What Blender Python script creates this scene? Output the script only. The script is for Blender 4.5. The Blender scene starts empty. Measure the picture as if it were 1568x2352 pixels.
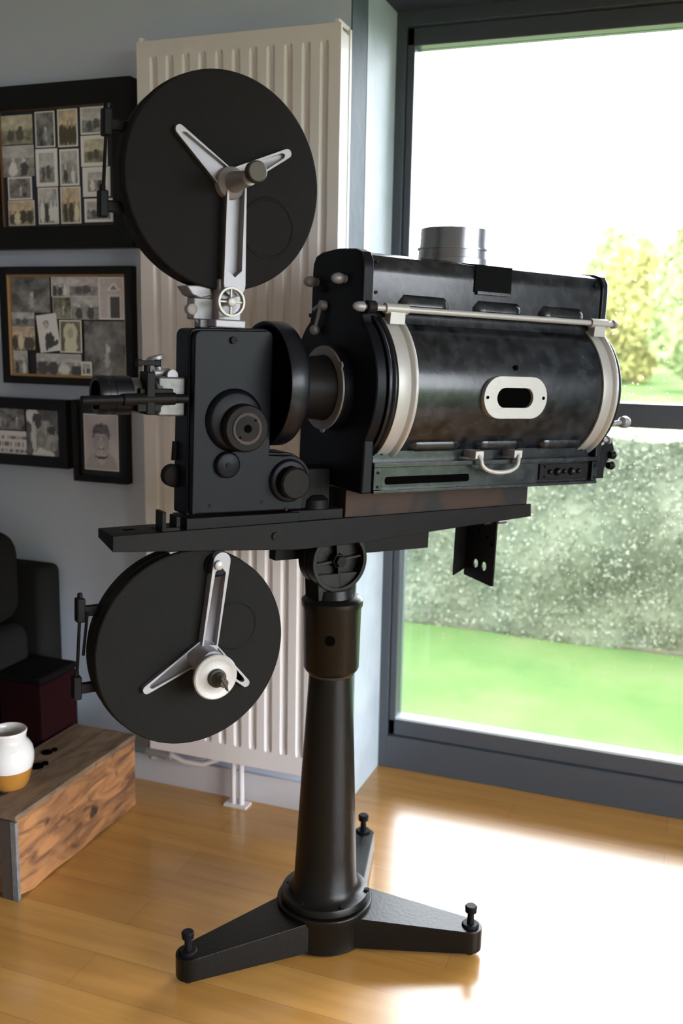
import bpy, bmesh, math, random
from mathutils import Vector, Matrix, noise
PI = math.pi
C = bpy.context.scene.collection
sc = bpy.context.scene
random.seed(7)

# ---------------------------------------------------------------- camera
cd = bpy.data.cameras.new('camera'); cam = bpy.data.objects.new('camera', cd); C.objects.link(cam)
cd.sensor_fit = 'VERTICAL'; cd.sensor_height = 22.3; cd.lens = 2219 / 2352 * 22.3
right = Vector((0.93643949, 0.35038403, 0.01766648)); down = Vector((0.08017575, -0.16471131, -0.98307784))
fwd = Vector((-0.34154491, 0.92200933, -0.18233448))
m = Matrix((right, -down, -fwd)).transposed().to_4x4(); m.translation = Vector((0, 0, 1.35))
cam.matrix_world = m; cd.clip_start = 0.05; cd.clip_end = 400
cd.dof.use_dof = True; cd.dof.focus_distance = 1.92; cd.dof.aperture_fstop = 1.9
sc.camera = cam
sc.view_settings.view_transform = 'Standard'; sc.view_settings.look = 'None'
sc.view_settings.exposure = 1.5; sc.view_settings.gamma = 1.0; sc.view_settings.use_curve_mapping = False

# ---------------------------------------------------------------- overcast sky
SKY = 8.0
w = bpy.data.worlds.new('overcast_sky'); sc.world = w; w.use_nodes = True
nt = w.node_tree; nt.nodes.clear()
wo = nt.nodes.new('ShaderNodeOutputWorld'); wb = nt.nodes.new('ShaderNodeBackground')
tc = nt.nodes.new('ShaderNodeTexCoord'); sx = nt.nodes.new('ShaderNodeSeparateXYZ')
cr = nt.nodes.new('ShaderNodeValToRGB')
nt.links.new(tc.outputs['Generated'], sx.inputs[0]); nt.links.new(sx.outputs['Z'], cr.inputs[0])
cr.color_ramp.elements[0].position = 0.0; cr.color_ramp.elements[0].color = (.78, .77, .84, 1)
cr.color_ramp.elements[1].position = 0.6; cr.color_ramp.elements[1].color = (.92, .92, 1, 1)
nt.links.new(cr.outputs[0], wb.inputs[0]); wb.inputs[1].default_value = SKY
nt.links.new(wb.outputs[0], wo.inputs[0])
def portal(loc, size, direction):
    ld = bpy.data.lights.new('window_daylight_portal', 'AREA'); ld.shape = 'RECTANGLE'
    ld.size, ld.size_y = size; ld.cycles.is_portal = True
    o = bpy.data.objects.new('window_daylight_portal', ld); C.objects.link(o)
    o.location = loc; o.rotation_euler = Vector(direction).to_track_quat('-Z', 'Y').to_euler()
portal((.76, 2.88, 1.15), (3.3, 2.1), (0, -1, 0))
portal((2.52, .45, 1.15), (2.1, 3.3), (-1, 0, 0))
sc.cycles.max_bounces = 10; sc.cycles.diffuse_bounces = 5; sc.cycles.sample_clamp_indirect = 6; sc.cycles.use_denoising = True

# ---------------------------------------------------------------- materials
def mat(name, col, rough=.5, metal=0, coat=0, spec=.5, noise_amt=0, noise_scale=20, col2=None, bump=0, bump_scale=80, trans=0, ior=1.5, coat_rough=.1):
    m = bpy.data.materials.new(name); m.use_nodes = True; t = m.node_tree; b = t.nodes['Principled BSDF']
    b.inputs['Base Color'].default_value = (*col, 1); b.inputs['Roughness'].default_value = rough
    b.inputs['Metallic'].default_value = metal; b.inputs['Coat Weight'].default_value = coat
    b.inputs['Coat Roughness'].default_value = coat_rough
    b.inputs['Specular IOR Level'].default_value = spec; b.inputs['Transmission Weight'].default_value = trans
    b.inputs['IOR'].default_value = ior
    tc = t.nodes.new('ShaderNodeTexCoord')
    if col2 is not None:
        n = t.nodes.new('ShaderNodeTexNoise'); n.inputs['Scale'].default_value = noise_scale; n.inputs['Detail'].default_value = 5
        r = t.nodes.new('ShaderNodeValToRGB'); r.color_ramp.elements[0].position = .5 - .25 * (1 - noise_amt)
        r.color_ramp.elements[1].position = .5 + .25 * (1 - noise_amt)
        r.color_ramp.elements[0].color = (*col, 1); r.color_ramp.elements[1].color = (*col2, 1)
        t.links.new(tc.outputs['Object'], n.inputs['Vector']); t.links.new(n.outputs[0], r.inputs[0]); t.links.new(r.outputs[0], b.inputs['Base Color'])
    if bump:
        n2 = t.nodes.new('ShaderNodeTexNoise'); n2.inputs['Scale'].default_value = bump_scale; n2.inputs['Detail'].default_value = 4
        bp = t.nodes.new('ShaderNodeBump'); bp.inputs['Strength'].default_value = bump; bp.inputs['Distance'].default_value = .002
        t.links.new(tc.outputs['Object'], n2.inputs['Vector']); t.links.new(n2.outputs[0], bp.inputs['Height']); t.links.new(bp.outputs[0], b.inputs['Normal'])
    return m
M = {}
M['enamel'] = mat('black_enamel', (.0028, .0034, .0068), .36, spec=.26, coat=.06, bump=.08, bump_scale=40)
M['worn_enamel'] = mat('worn_black_enamel', (.0032, .004, .0066), .26, spec=.42, coat=.08, col2=(.019, .021, .025), noise_amt=.55, noise_scale=34, bump=.1, bump_scale=60)
M['cast'] = mat('black_cast_iron', (.0055, .005, .0042), .34, spec=.22, bump=.2, bump_scale=120)
M['crackle'] = mat('black_crackle_paint', (.0095, .0083, .0098), .7, spec=.12, col2=(.010, .0085, .0085), noise_amt=.2, noise_scale=9, bump=.5, bump_scale=600)
M['darkcrackle'] = mat('charcoal_crackle_paint', (.0086, .0083, .0075), .7, spec=.12, bump=.5, bump_scale=600)
M['steel_black'] = mat('blackened_steel', (.0036, .0036, .0052), .5, spec=.12, col2=(.008, .0065, .006), noise_amt=.4, noise_scale=12, bump=.15, bump_scale=90)
M['rusty'] = mat('rubbed_blackened_steel', (.005, .0045, .0045), .55, spec=.25, col2=(.03, .012, .006), noise_amt=.72, noise_scale=10)
M['knob_black'] = mat('dull_black_knob', (.005, .005, .005), .55, spec=.12, col2=(.010, .007, .006), noise_amt=.6, noise_scale=30)
M['rust_ring'] = mat('reddish_worn_ring', (.012, .007, .006), .55, spec=.3, col2=(.04, .016, .011), noise_amt=.5, noise_scale=40)
M['silver'] = mat('silver_painted_casting', (.27, .26, .28), .47, metal=.45, bump=.2, bump_scale=200)
M['offwhite'] = mat('aged_aluminium', (.38, .365, .35), .45, metal=.3, bump=.2, bump_scale=150)
M['bright'] = mat('brushed_aluminium', (.36, .36, .39), .28, metal=1)
M['brass'] = mat('tarnished_nickel', (.055, .048, .038), .5, metal=.5, spec=.3)
M['black'] = mat('matte_black', (.002, .002, .002), .9, spec=0)
M['enamel_flat'] = mat('satin_black_enamel', (.0026, .0030, .0056), .42, spec=.13, bump=.08, bump_scale=40)
M['radiator'] = mat('cream_white_enamel', (.74, .69, .67), .38, spec=.35)
M['wall'] = mat('blue_grey_wall_paint', (.53, .585, .69), .85, bump=.2, bump_scale=150)
M['skirt'] = mat('pale_lilac_grey_paint', (.62, .60, .62), .7)
M['ceiling'] = mat('ceiling_white_paint', (.72, .73, .74), .9)
M['reveal'] = mat('pale_concrete', (.40, .47, .52), .6, col2=(.50, .57, .62), noise_amt=.2, noise_scale=8, bump=1.0, bump_scale=30)
M['corner'] = mat('dark_slate_reveal', (.06, .085, .11), .7, col2=(.085, .115, .14), noise_amt=.3, noise_scale=10, bump=1.0, bump_scale=25)
M['alu'] = mat('anthracite_window_frame', (.068, .078, .095), .33)
M['bead'] = mat('window_bead_highlight', (.55, .62, .64), .35)
M['soffit'] = mat('unlit_soffit_tone', (.03, .035, .05), .6)
M['frame'] = mat('black_picture_frame', (.004, .004, .004), .5, spec=.25)
M['gold'] = mat('gilt_slip', (.55, .33, .14), .4, metal=.6)
M['bronze'] = mat('dark_bronze_slip', (.22, .11, .05), .5, metal=.4)
M['mount'] = mat('navy_mount_board', (.02, .025, .038), .7)
M['mount_dark'] = mat('charcoal_mount_board', (.014, .014, .016), .6)
M['sofa'] = mat('charcoal_upholstery', (.016, .016, .015), .95, bump=.5, bump_scale=300, spec=.1)
M['ottoman'] = mat('dark_maroon_leather', (.014, .002, .003), .8, spec=.1)
M['ottoman_top'] = mat('near_black_leather', (.005, .004, .0045), .8, spec=.1)
M['white_glaze'] = mat('white_glaze', (.78, .76, .74), .12, coat=.5)
M['ochre_glaze'] = mat('ochre_glaze', (.42, .19, .035), .18, coat=.5)
M['grey_metal'] = mat('weathered_grey_strip', (.20, .20, .21), .6, col2=(.12, .12, .12), noise_amt=.4, noise_scale=40)
M['end_slat'] = mat('dark_stained_slat', (.07, .05, .04), .8)
M['patch'] = mat('bare_dark_metal', (.004, .004, .005), .7, spec=.04)
M['lens_metal'] = mat('dulled_lens_metal', (.16, .155, .15), .45, metal=.5, col2=(.10, .095, .09), noise_amt=.3, noise_scale=60)
M['valve'] = mat('radiator_valve_grey', (.30, .29, .28), .5)
M['pipe'] = mat('white_painted_pipe', (.72, .68, .68), .4)

def crate_mat(name, c1, c2, rot=0):
    m = bpy.data.materials.new(name); m.use_nodes = True; t = m.node_tree; b = t.nodes['Principled BSDF']; b.inputs['Roughness'].default_value = .75
    tc = t.nodes.new('ShaderNodeTexCoord'); mp = t.nodes.new('ShaderNodeMapping'); mp.inputs['Scale'].default_value = (7, 1.8, 7)
    wv = t.nodes.new('ShaderNodeTexNoise'); wv.inputs['Scale'].default_value = 3.2; wv.inputs['Detail'].default_value = 8; wv.inputs['Distortion'].default_value = 1.6
    r = t.nodes.new('ShaderNodeValToRGB'); e = r.color_ramp.elements; e[0].position = .30; e[0].color = (*c2, 1); e[1].position = .62; e[1].color = (*c1, 1)
    t.links.new(tc.outputs['Object'], mp.inputs[0]); t.links.new(mp.outputs[0], wv.inputs['Vector']); t.links.new(wv.outputs[0], r.inputs[0])
    n = t.nodes.new('ShaderNodeTexNoise'); n.inputs['Scale'].default_value = 11; n.inputs['Detail'].default_value = 3
    r2 = t.nodes.new('ShaderNodeValToRGB'); r2.color_ramp.elements[0].position = .30; r2.color_ramp.elements[0].color = (.12, .10, .09, 1); r2.color_ramp.elements[1].position = .37; r2.color_ramp.elements[1].color = (1, 1, 1, 1)
    mx = t.nodes.new('ShaderNodeMix'); mx.data_type = 'RGBA'; mx.blend_type = 'MULTIPLY'; mx.inputs[0].default_value = 1
    t.links.new(tc.outputs['Object'], n.inputs['Vector']); t.links.new(n.outputs[0], r2.inputs[0])
    t.links.new(r.outputs[0], mx.inputs[6]); t.links.new(r2.outputs[0], mx.inputs[7]); t.links.new(mx.outputs[2], b.inputs['Base Color'])
    bp = t.nodes.new('ShaderNodeBump'); bp.inputs['Strength'].default_value = .5; bp.inputs['Distance'].default_value = .003
    t.links.new(wv.outputs[0], bp.inputs['Height']); t.links.new(bp.outputs[0], b.inputs['Normal'])
    return m
M['crate'] = crate_mat('orange_brown_crate_wood', (.40, .18, .065), (.10, .042, .018))
M['crate_top'] = crate_mat('grey_brown_crate_wood', (.22, .14, .085), (.10, .065, .04))

def floor_mat():
    m = bpy.data.materials.new('honey_parquet'); m.use_nodes = True; t = m.node_tree; b = t.nodes['Principled BSDF']
    tc = t.nodes.new('ShaderNodeTexCoord'); br = t.nodes.new('ShaderNodeTexBrick')
    br.inputs['Scale'].default_value = 1; br.inputs['Brick Width'].default_value = 1.15; br.inputs['Row Height'].default_value = .115
    br.inputs['Mortar Size'].default_value = .0012; br.inputs['Mortar Smooth'].default_value = .3
    br.inputs['Color1'].default_value = (.45, .225, .055, 1); br.inputs['Color2'].default_value = (.54, .285, .078, 1); br.inputs['Mortar'].default_value = (.36, .18, .06, 1)
    br.offset = .37
    mp = t.nodes.new('ShaderNodeMapping'); mp.inputs['Scale'].default_value = (1.2, 14, 1)
    n = t.nodes.new('ShaderNodeTexNoise'); n.inputs['Scale'].default_value = 2.4; n.inputs['Detail'].default_value = 6
    r = t.nodes.new('ShaderNodeValToRGB'); r.color_ramp.elements[0].position = .3; r.color_ramp.elements[0].color = (.78, .74, .70, 1); r.color_ramp.elements[1].position = .65; r.color_ramp.elements[1].color = (1, 1, 1, 1)
    mx = t.nodes.new('ShaderNodeMix'); mx.data_type = 'RGBA'; mx.blend_type = 'MULTIPLY'; mx.inputs[0].default_value = .8
    t.links.new(tc.outputs['Object'], br.inputs['Vector']); t.links.new(tc.outputs['Object'], mp.inputs[0]); t.links.new(mp.outputs[0], n.inputs['Vector'])
    t.links.new(n.outputs[0], r.inputs[0]); t.links.new(br.outputs['Color'], mx.inputs[6]); t.links.new(r.outputs[0], mx.inputs[7]); t.links.new(mx.outputs[2], b.inputs['Base Color'])
    b.inputs['Roughness'].default_value = .24; b.inputs['Coat Weight'].default_value = .5; b.inputs['Coat Roughness'].default_value = .2
    return m
M['floor'] = floor_mat()

def foliage(name, c1, c2, c3, scale):
    m = bpy.data.materials.new(name); m.use_nodes = True; t = m.node_tree; b = t.nodes['Principled BSDF']; b.inputs['Roughness'].default_value = 1; b.inputs['Specular IOR Level'].default_value = 0
    tc = t.nodes.new('ShaderNodeTexCoord'); n = t.nodes.new('ShaderNodeTexNoise'); n.inputs['Scale'].default_value = scale; n.inputs['Detail'].default_value = 8; n.inputs['Roughness'].default_value = .65
    r = t.nodes.new('ShaderNodeValToRGB'); e = r.color_ramp.elements; e[0].position = .32; e[0].color = (*c1, 1); e[1].position = .68; e[1].color = (*c3, 1)
    x = e.new(.5); x.color = (*c2, 1)
    t.links.new(tc.outputs['Object'], n.inputs['Vector']); t.links.new(n.outputs[0], r.inputs[0]); t.links.new(r.outputs[0], b.inputs['Base Color'])
    return m
M['lawn'] = foliage('lawn_grass', (.044, .088, .028), (.068, .108, .038), (.092, .116, .052), 1.1)
M['hedge'] = foliage('hedge_leaves', (.10, .122, .085), (.17, .19, .125), (.25, .265, .19), 4)
M['hedge_leaf'] = foliage('hedge_leaf_tips', (.14, .165, .11), (.21, .23, .155), (.31, .32, .25), 9)
M['tree_green'] = foliage('pale_green_leaves', (.16, .22, .09), (.22, .26, .12), (.28, .30, .16), 1.2)
M['tree_yellow'] = foliage('yellow_autumn_leaves', (.21, .22, .09), (.27, .26, .10), (.33, .30, .14), 1.2)
M['soil'] = foliage('bare_soil', (.09, .10, .06), (.12, .12, .08), (.15, .14, .10), 6)
M['bark'] = mat('bark', (.06, .045, .035), .9)

gm = bpy.data.materials.new('window_glass'); gm.use_nodes = True; t = gm.node_tree; t.nodes.clear()
o_ = t.nodes.new('ShaderNodeOutputMaterial'); mixs = t.nodes.new('ShaderNodeMixShader'); tr = t.nodes.new('ShaderNodeBsdfTransparent'); gl = t.nodes.new('ShaderNodeBsdfGlossy')
gl.inputs['Roughness'].default_value = .01; fr = t.nodes.new('ShaderNodeFresnel'); fr.inputs[0].default_value = 1.45
tr.inputs[0].default_value = (.95, .98, .97, 1)
t.links.new(fr.outputs[0], mixs.inputs[0]); t.links.new(tr.outputs[0], mixs.inputs[1]); t.links.new(gl.outputs[0], mixs.inputs[2]); t.links.new(mixs.outputs[0], o_.inputs[0])
M['glass'] = gm
M['water'] = mat('rain_water', (.95, .97, .98), .03, trans=1, ior=1.33)

pm = bpy.data.materials.new('photographic_print'); pm.use_nodes = True; t = pm.node_tree
at = t.nodes.new('ShaderNodeAttribute'); at.attribute_name = 'print'
t.links.new(at.outputs['Color'], t.nodes['Principled BSDF'].inputs['Base Color']); t.nodes['Principled BSDF'].inputs['Roughness'].default_value = .35
M['print'] = pm

# ---------------------------------------------------------------- mesh helpers
def V(*a): return Vector(a)
def L(a, n, u): return Vector((a, -n, u))          # machine frame: along optical axis, towards near side, up
def basis(ax):
    ax = Vector(ax).normalized(); r = Vector((0, 0, 1)) if abs(ax.z) < .9 else Vector((1, 0, 0))
    e1 = ax.cross(r).normalized(); return ax, e1, ax.cross(e1)
def box(bm, lo, hi, mtx=None):
    x0, y0, z0 = lo; x1, y1, z1 = hi
    vs = [bm.verts.new(p) for p in ((x0, y0, z0), (x1, y0, z0), (x1, y1, z0), (x0, y1, z0), (x0, y0, z1), (x1, y0, z1), (x1, y1, z1), (x0, y1, z1))]
    if mtx:
        for v in vs: v.co = mtx @ v.co
    for f in ((3, 2, 1, 0), (4, 5, 6, 7), (0, 1, 5, 4), (1, 2, 6, 5), (2, 3, 7, 6), (3, 0, 4, 7)): bm.faces.new([vs[i] for i in f])
    return vs
def mbox(bm, a0, a1, n0, n1, u0, u1): return box(bm, (a0, -n1, u0), (a1, -n0, u1))
def lathe(bm, o, ax, prof, seg=48, cap=True):
    o = Vector(o); ax, e1, e2 = basis(ax); rings = []
    for t, r in prof:
        rings.append([bm.verts.new(o + ax * t + (e1 * math.cos(2 * PI * k / seg) + e2 * math.sin(2 * PI * k / seg)) * max(r, 1e-5)) for k in range(seg)])
    for a, b in zip(rings, rings[1:]):
        for k in range(seg): bm.faces.new((a[k], a[(k + 1) % seg], b[(k + 1) % seg], b[k]))
    if cap: bm.faces.new(rings[0][::-1]); bm.faces.new(rings[-1])
def cyl(bm, p0, p1, r0, r1=None, seg=24):
    p0 = Vector(p0); p1 = Vector(p1); d = p1 - p0
    lathe(bm, p0, d, [(0, r0), (d.length, r0 if r1 is None else r1)], seg)
def ball(bm, c, r, sc_=(1, 1, 1), seg=16):
    mt = Matrix.Translation(Vector(c)) @ Matrix.Diagonal((*[s * r for s in sc_], 1))
    bmesh.ops.create_uvsphere(bm, u_segments=seg, v_segments=seg // 2, radius=1, matrix=mt)
def prism(bm, pts, f0, f1):
    a = [bm.verts.new(f0(*p)) for p in pts]; b = [bm.verts.new(f1(*p)) for p in pts]; n = len(pts)
    bm.faces.new(a); bm.faces.new(b[::-1])
    for i in range(n): bm.faces.new((a[i], b[i], b[(i + 1) % n], a[(i + 1) % n]))
def tube(bm, pts, r, seg=12, rs=None):
    pts = [Vector(p) for p in pts]; rings = []; prev = None
    for i, p in enumerate(pts):
        d = (pts[min(i + 1, len(pts) - 1)] - pts[max(i - 1, 0)]).normalized()
        if prev is None: _, e1, e2 = basis(d)
        else:
            e1 = (prev - d * prev.dot(d)).normalized(); e2 = d.cross(e1)
        prev = e1; rr = rs[i] if rs else r
        rings.append([bm.verts.new(p + (e1 * math.cos(2 * PI * k / seg) + e2 * math.sin(2 * PI * k / seg)) * rr) for k in range(seg)])
    for a, b in zip(rings, rings[1:]):
        for k in range(seg): bm.faces.new((a[k], a[(k + 1) % seg], b[(k + 1) % seg], b[k]))
    bm.faces.new(rings[0][::-1]); bm.faces.new(rings[-1])
def circ(cx, cy, r, n=32, ry=None): return [(cx + r * math.cos(2 * PI * k / n), cy + (ry or r) * math.sin(2 * PI * k / n)) for k in range(n)]
def plate(bm, outer, holes, o, ex, ey, ez, t):
    """flat plate with holes: outlines in (ex,ey), extruded by t along ez"""
    cu = bpy.data.curves.new('tmp', 'CURVE'); cu.dimensions = '2D'; cu.fill_mode = 'BOTH'; cu.extrude = t / 2
    for pts in [outer] + holes:
        sp = cu.splines.new('POLY'); sp.points.add(len(pts) - 1)
        for q, p in zip(sp.points, pts): q.co = (p[0], p[1], 0, 1)
        sp.use_cyclic_u = True
    ob = bpy.data.objects.new('tmp', cu); me = ob.to_mesh()
    b2 = bmesh.new(); b2.from_mesh(me); ob.to_mesh_clear()
    ex, ey, ez, o = map(Vector, (ex, ey, ez, o))
    vm = {}
    for v in b2.verts: vm[v.index] = bm.verts.new(o + ex * v.co.x + ey * v.co.y + ez * (v.co.z + t / 2))
    for f in b2.faces:
        try: bm.faces.new([vm[v.index] for v in f.verts])
        except ValueError: pass
    b2.free(); bpy.data.objects.remove(ob); bpy.data.curves.remove(cu)
    bmesh.ops.remove_doubles(bm, verts=bm.verts, dist=1e-6)
AX_A, AX_N, AX_U = L(1, 0, 0), L(0, 1, 0), L(0, 0, 1)

def link(name, bm, m, parent=None, loc=None, rot=None, bev=0, smooth=True, ang=38, seg=2):
    bmesh.ops.recalc_face_normals(bm, faces=bm.faces[:])
    if smooth:
        for f in bm.faces: f.smooth = True
        for e in bm.edges:
            if len(e.link_faces) == 2 and e.calc_face_angle(0) > math.radians(ang): e.smooth = False
    me = bpy.data.meshes.new(name); bm.to_mesh(me); bm.free(); me.materials.append(m)
    o = bpy.data.objects.new(name, me); C.objects.link(o)
    if parent: o.parent = parent
    if loc is not None: o.location = loc
    if rot is not None: o.rotation_euler = rot
    if bev:
        b = o.modifiers.new('bevel', 'BEVEL'); b.width = bev; b.segments = seg; b.limit_method = 'ANGLE'; b.angle_limit = math.radians(40); b.harden_normals = True
    return o
def links(name, bm, m, parent=None, **k):
    """every loose piece of the mesh becomes an object of its own"""
    bm.verts.ensure_lookup_table(); bm.verts.index_update(); seen = {}; comps = []
    for v in bm.verts:
        if v.index in seen: continue
        st_ = [v]; seen[v.index] = len(comps); comp = [v]
        while st_:
            q = st_.pop()
            for e in q.link_edges:
                o2 = e.other_vert(q)
                if o2.index not in seen: seen[o2.index] = len(comps); st_.append(o2); comp.append(o2)
        comps.append(comp)
    for comp in comps:
        b2 = bmesh.new(); mp = {v.index: b2.verts.new(v.co) for v in comp}; fs = set(f for v in comp for f in v.link_faces)
        for f in fs: b2.faces.new([mp[v.index] for v in f.verts])
        link(name, b2, m, parent, **k)
    bm.free()
def tag(o, label=None, cat=None, group=None, kind=None):
    if label: o['label'] = label
    if cat: o['category'] = cat
    if group: o['group'] = group
    if kind: o['kind'] = kind
    return o
def empty(name, loc, rz=0):
    o = bpy.data.objects.new(name, None); C.objects.link(o); o.location = loc; o.rotation_euler = (0, 0, rz); o.empty_display_size = .05
    return o
B = bmesh.new

# ================================================================= SETTING
WY = 2.386          # front of the wall with the radiator
def struct(name, boxes, m, bev=0):
    bm = B()
    for b in boxes: box(bm, b[0], b[1])
    return tag(link(name, bm, m, bev=bev, smooth=False), kind='structure')
bm = B(); box(bm, (-4.5, -3, -.08), (2.45, 2.86, 0)); tag(link('floor', bm, M['floor'], smooth=False), kind='structure')
struct('wall_back', [((-4.5, WY, 0), (-.882, 2.86, 2.8)), ((-.882, WY, 2.235), (2.45, 2.86, 2.8))], M['wall'])
struct('trim_1', [((-.8822, WY + .001, 0), (-.878, 2.50, 2.235))], M['corner'])  # near strip of the window reveal, darker than the far strip
struct('trim_2', [((-.8822, 2.50, 0), (-.877, 2.745, 2.235))], M['reveal'])
struct('trim_3', [((-.877, WY + .001, 2.222), (2.45, 2.74, 2.236))], M['soffit'])  # thin sheet whose dark colour stands in for the unlit soffit
struct('baseboard_back', [((-4.4, WY - .014, 0), (-.879, WY - .0005, .085))], M['skirt'])
struct('wall_left', [((-4.6, -3, 0), (-4.5, 2.86, 2.8))], M['wall'])
struct('wall_front', [((-4.5, -3.1, 0), (2.45, -3, 2.8))], M['wall'])
struct('wall_right', [((2.45, -3.1, 0), (2.65, -1.2, 2.8)), ((2.45, -1.2, 2.2), (2.65, 2.1, 2.8)), ((2.45, 2.1, 0), (2.65, 2.86, 2.8))], M['wall'])
struct('ceiling', [((-4.6, -3.1, 2.8), (2.65, 2.86, 2.9))], M['ceiling'])

# window in front of the camera: anthracite frame, upper and lower pane
win = tag(empty('window_1', (0, 2.74, 0)), kind='structure')
bm = B()
F = lambda x0, x1, z0, z1, y0, y1: box(bm, (x0, y0, z0), (x1, y1, z1))
F(-.882, -.850, 0, 2.235, 0, .10); F(2.38, 2.45, 0, 2.235, 0, .10); F(-.850, 2.38, 2.185, 2.235, 0, .10); F(-.850, 2.38, 0, .105, 0, .10)
link('outer_frame', bm, M['alu'], win, bev=.002)
bm = B()
F(-.849, -.827, .107, 2.183, .012, .08); F(.74, .80, .107, 2.183, .012, .08); F(2.34, 2.379, .107, 2.183, .012, .08)
F(-.849, 2.379, 2.135, 2.183, .012, .08); F(-.849, 2.379, .107, .158, .012, .08); F(-.849, 2.379, 1.11, 1.175, .006, .08)
link('sash_frame', bm, M['alu'], win, bev=.003)
bm = B(); F(-.827, .74, .1585, .166, .012, .05); F(.80, 2.34, .1585, .166, .012, .05); link('glazing_bead', bm, M['bead'], win)  # pale colour paints the highlight along the bottom glazing bead
for x0, x1 in ((-.827, .74), (.80, 2.34)):
    for z0, z1 in ((.158, 1.11), (1.175, 2.135)):
        bm = B(); F(x0, x1, z0, z1, .050, .056); link('glass_pane', bm, M['glass'], win, smooth=False)
# second window, in the right-hand wall, out of the picture
win2 = tag(empty('window_2', (2.5, .45, 0)), kind='structure')
bm = B()
for y0, y1, z0, z1 in ((-1.65, -1.58, 0, 2.2), (1.58, 1.65, 0, 2.2), (-1.58, 1.58, 0, .14), (-1.58, 1.58, 2.12, 2.2), (-.04, .04, .14, 2.12)): box(bm, (0, y0, z0), (.08, y1, z1))
link('outer_frame', bm, M['alu'], win2)
for y0, y1 in ((-1.58, -.04), (.04, 1.58)):
    bm = B(); box(bm, (.03, y0, .14), (.036, y1, 2.12)); link('glass_pane', bm, M['glass'], win2, smooth=False)

# raindrops on the outside of the front window
bm = B(); R = random.Random(3)
def drop(x, z, r):
    bmesh.ops.create_icosphere(bm, subdivisions=1, radius=1, matrix=Matrix.Translation((x, 2.7975, z)) @ Matrix.Diagonal((r, r * .45, r * 1.15, 1)))
for i in range(110):
    z = 1.18 + abs(R.gauss(0, .035)); drop(R.uniform(-.22, .45), z, R.uniform(.0010, .0022))
for i in range(90): drop(R.uniform(-.8, .7), R.uniform(1.19, 1.62), R.uniform(.001, .0022))
for i in range(500): drop(R.uniform(-.8, .7), R.uniform(.2, 1.1), R.uniform(.0008, .0016))
tag(link('raindrops', bm, M['water'], smooth=True, ang=180), 'clear raindrops clinging to the outside of the window panes', 'raindrops', kind='stuff')

# ================================================================= GARDEN
bm = B(); bmesh.ops.create_grid(bm, x_segments=160, y_segments=160, size=60)
for v in bm.verts:
    v.co.z = -.10 + .03 * noise.noise(v.co * .8) + (max(0, v.co.y - 12) * .02 if v.co.y > 0 else 0)
    if -6 < v.co.x < 4 and -5 < v.co.y < 4.2: v.co.z = -.12
tag(link('ground', bm, M['lawn']), kind='structure')
bm = B(); box(bm, (-7, 4.575, -.12), (9, 4.66, -.085)); tag(link('ground_soil_strip', bm, M['soil'], smooth=False), kind='structure')
def leafy(name, x0, x1, y0, y1, z0, z1, m, mleaf, label, cat, nl, size, seed, ball_=False, trunk=False):
    r = Random_ = random.Random(seed); root = empty(name, ((x0 + x1) / 2, (y0 + y1) / 2, z0)); tag(root, label, cat)
    cx, cy, cz = (x1 - x0) / 2, (y1 - y0) / 2, (z1 - z0)
    bm = B()
    if ball_: bmesh.ops.create_icosphere(bm, subdivisions=4, radius=1, matrix=Matrix.Translation((0, 0, cz * .56)) @ Matrix.Diagonal((cx * .98, cy * .9, cz * .44, 1)))
    else:
        nx = int(2 * cx / .07); pr = [(-cy, -.03 + (cz + .03) * j / 16) for j in range(17)] + [(-cy + 2 * cy * j / 12, cz) for j in range(1, 13)] + [(cy, cz - (cz + .03) * j / 8) for j in range(1, 9)]
        g = [[bm.verts.new((-cx + 2 * cx * i / nx, y, z)) for y, z in pr] for i in range(nx + 1)]
        for a, b in zip(g, g[1:]):
            for j in range(len(pr) - 1): bm.faces.new((a[j], b[j], b[j + 1], a[j + 1]))
        bm.faces.new(g[0]); bm.faces.new(g[-1][::-1])
    k = .9 if ball_ else 3
    amp = (.28 * cz * .4) if ball_ else .06
    for v in bm.verts:
        nv = noise.noise_vector(v.co * k + V(seed, 0, 0)); v.co += nv * amp
    bm.normal_update(); pts = [(f.calc_center_median(), f.normal.copy()) for f in bm.faces if len(f.verts) < 9 and (ball_ or (-2.6 < f.calc_center_median().x + (x0 + x1) / 2 < 1.6 and f.calc_center_median().y < cy * .9))]
    link('leaf_mass', bm, m, root)
    bm = B()
    for i in range(nl):
        c, n_ = pts[r.randrange(len(pts))]
        jt = size if ball_ else .045; p = c + n_ * r.uniform(0, size * 1.6) + V(r.uniform(-1, 1), r.uniform(-1, 1) * (1 if ball_ else .3), r.uniform(-1, 1)) * jt
        a = V(r.uniform(-1, 1), r.uniform(-1, 1), r.uniform(-1, 1)).normalized() * size; b = V(r.uniform(-1, 1), r.uniform(-1, 1), r.uniform(-1, 1)).normalized() * size * .5
        bm.faces.new([bm.verts.new(p - a), bm.verts.new(p + b), bm.verts.new(p + a), bm.verts.new(p - b)])
    link('leaves', bm, mleaf, root, smooth=False)
    if trunk:
        bm = B(); cyl(bm, (0, 0, -.3), (0, 0, cz * .5), .14 * cz * .12, seg=12); link('trunk', bm, M['bark'], root)
    return root
leafy('garden_hedge', -6.5, 8.5, 4.60, 5.7, -.10, .92, M['hedge'], M['hedge_leaf'], 'long clipped green hedge behind the lawn outside the window', 'hedge', 52000, .011, 11)
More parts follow.
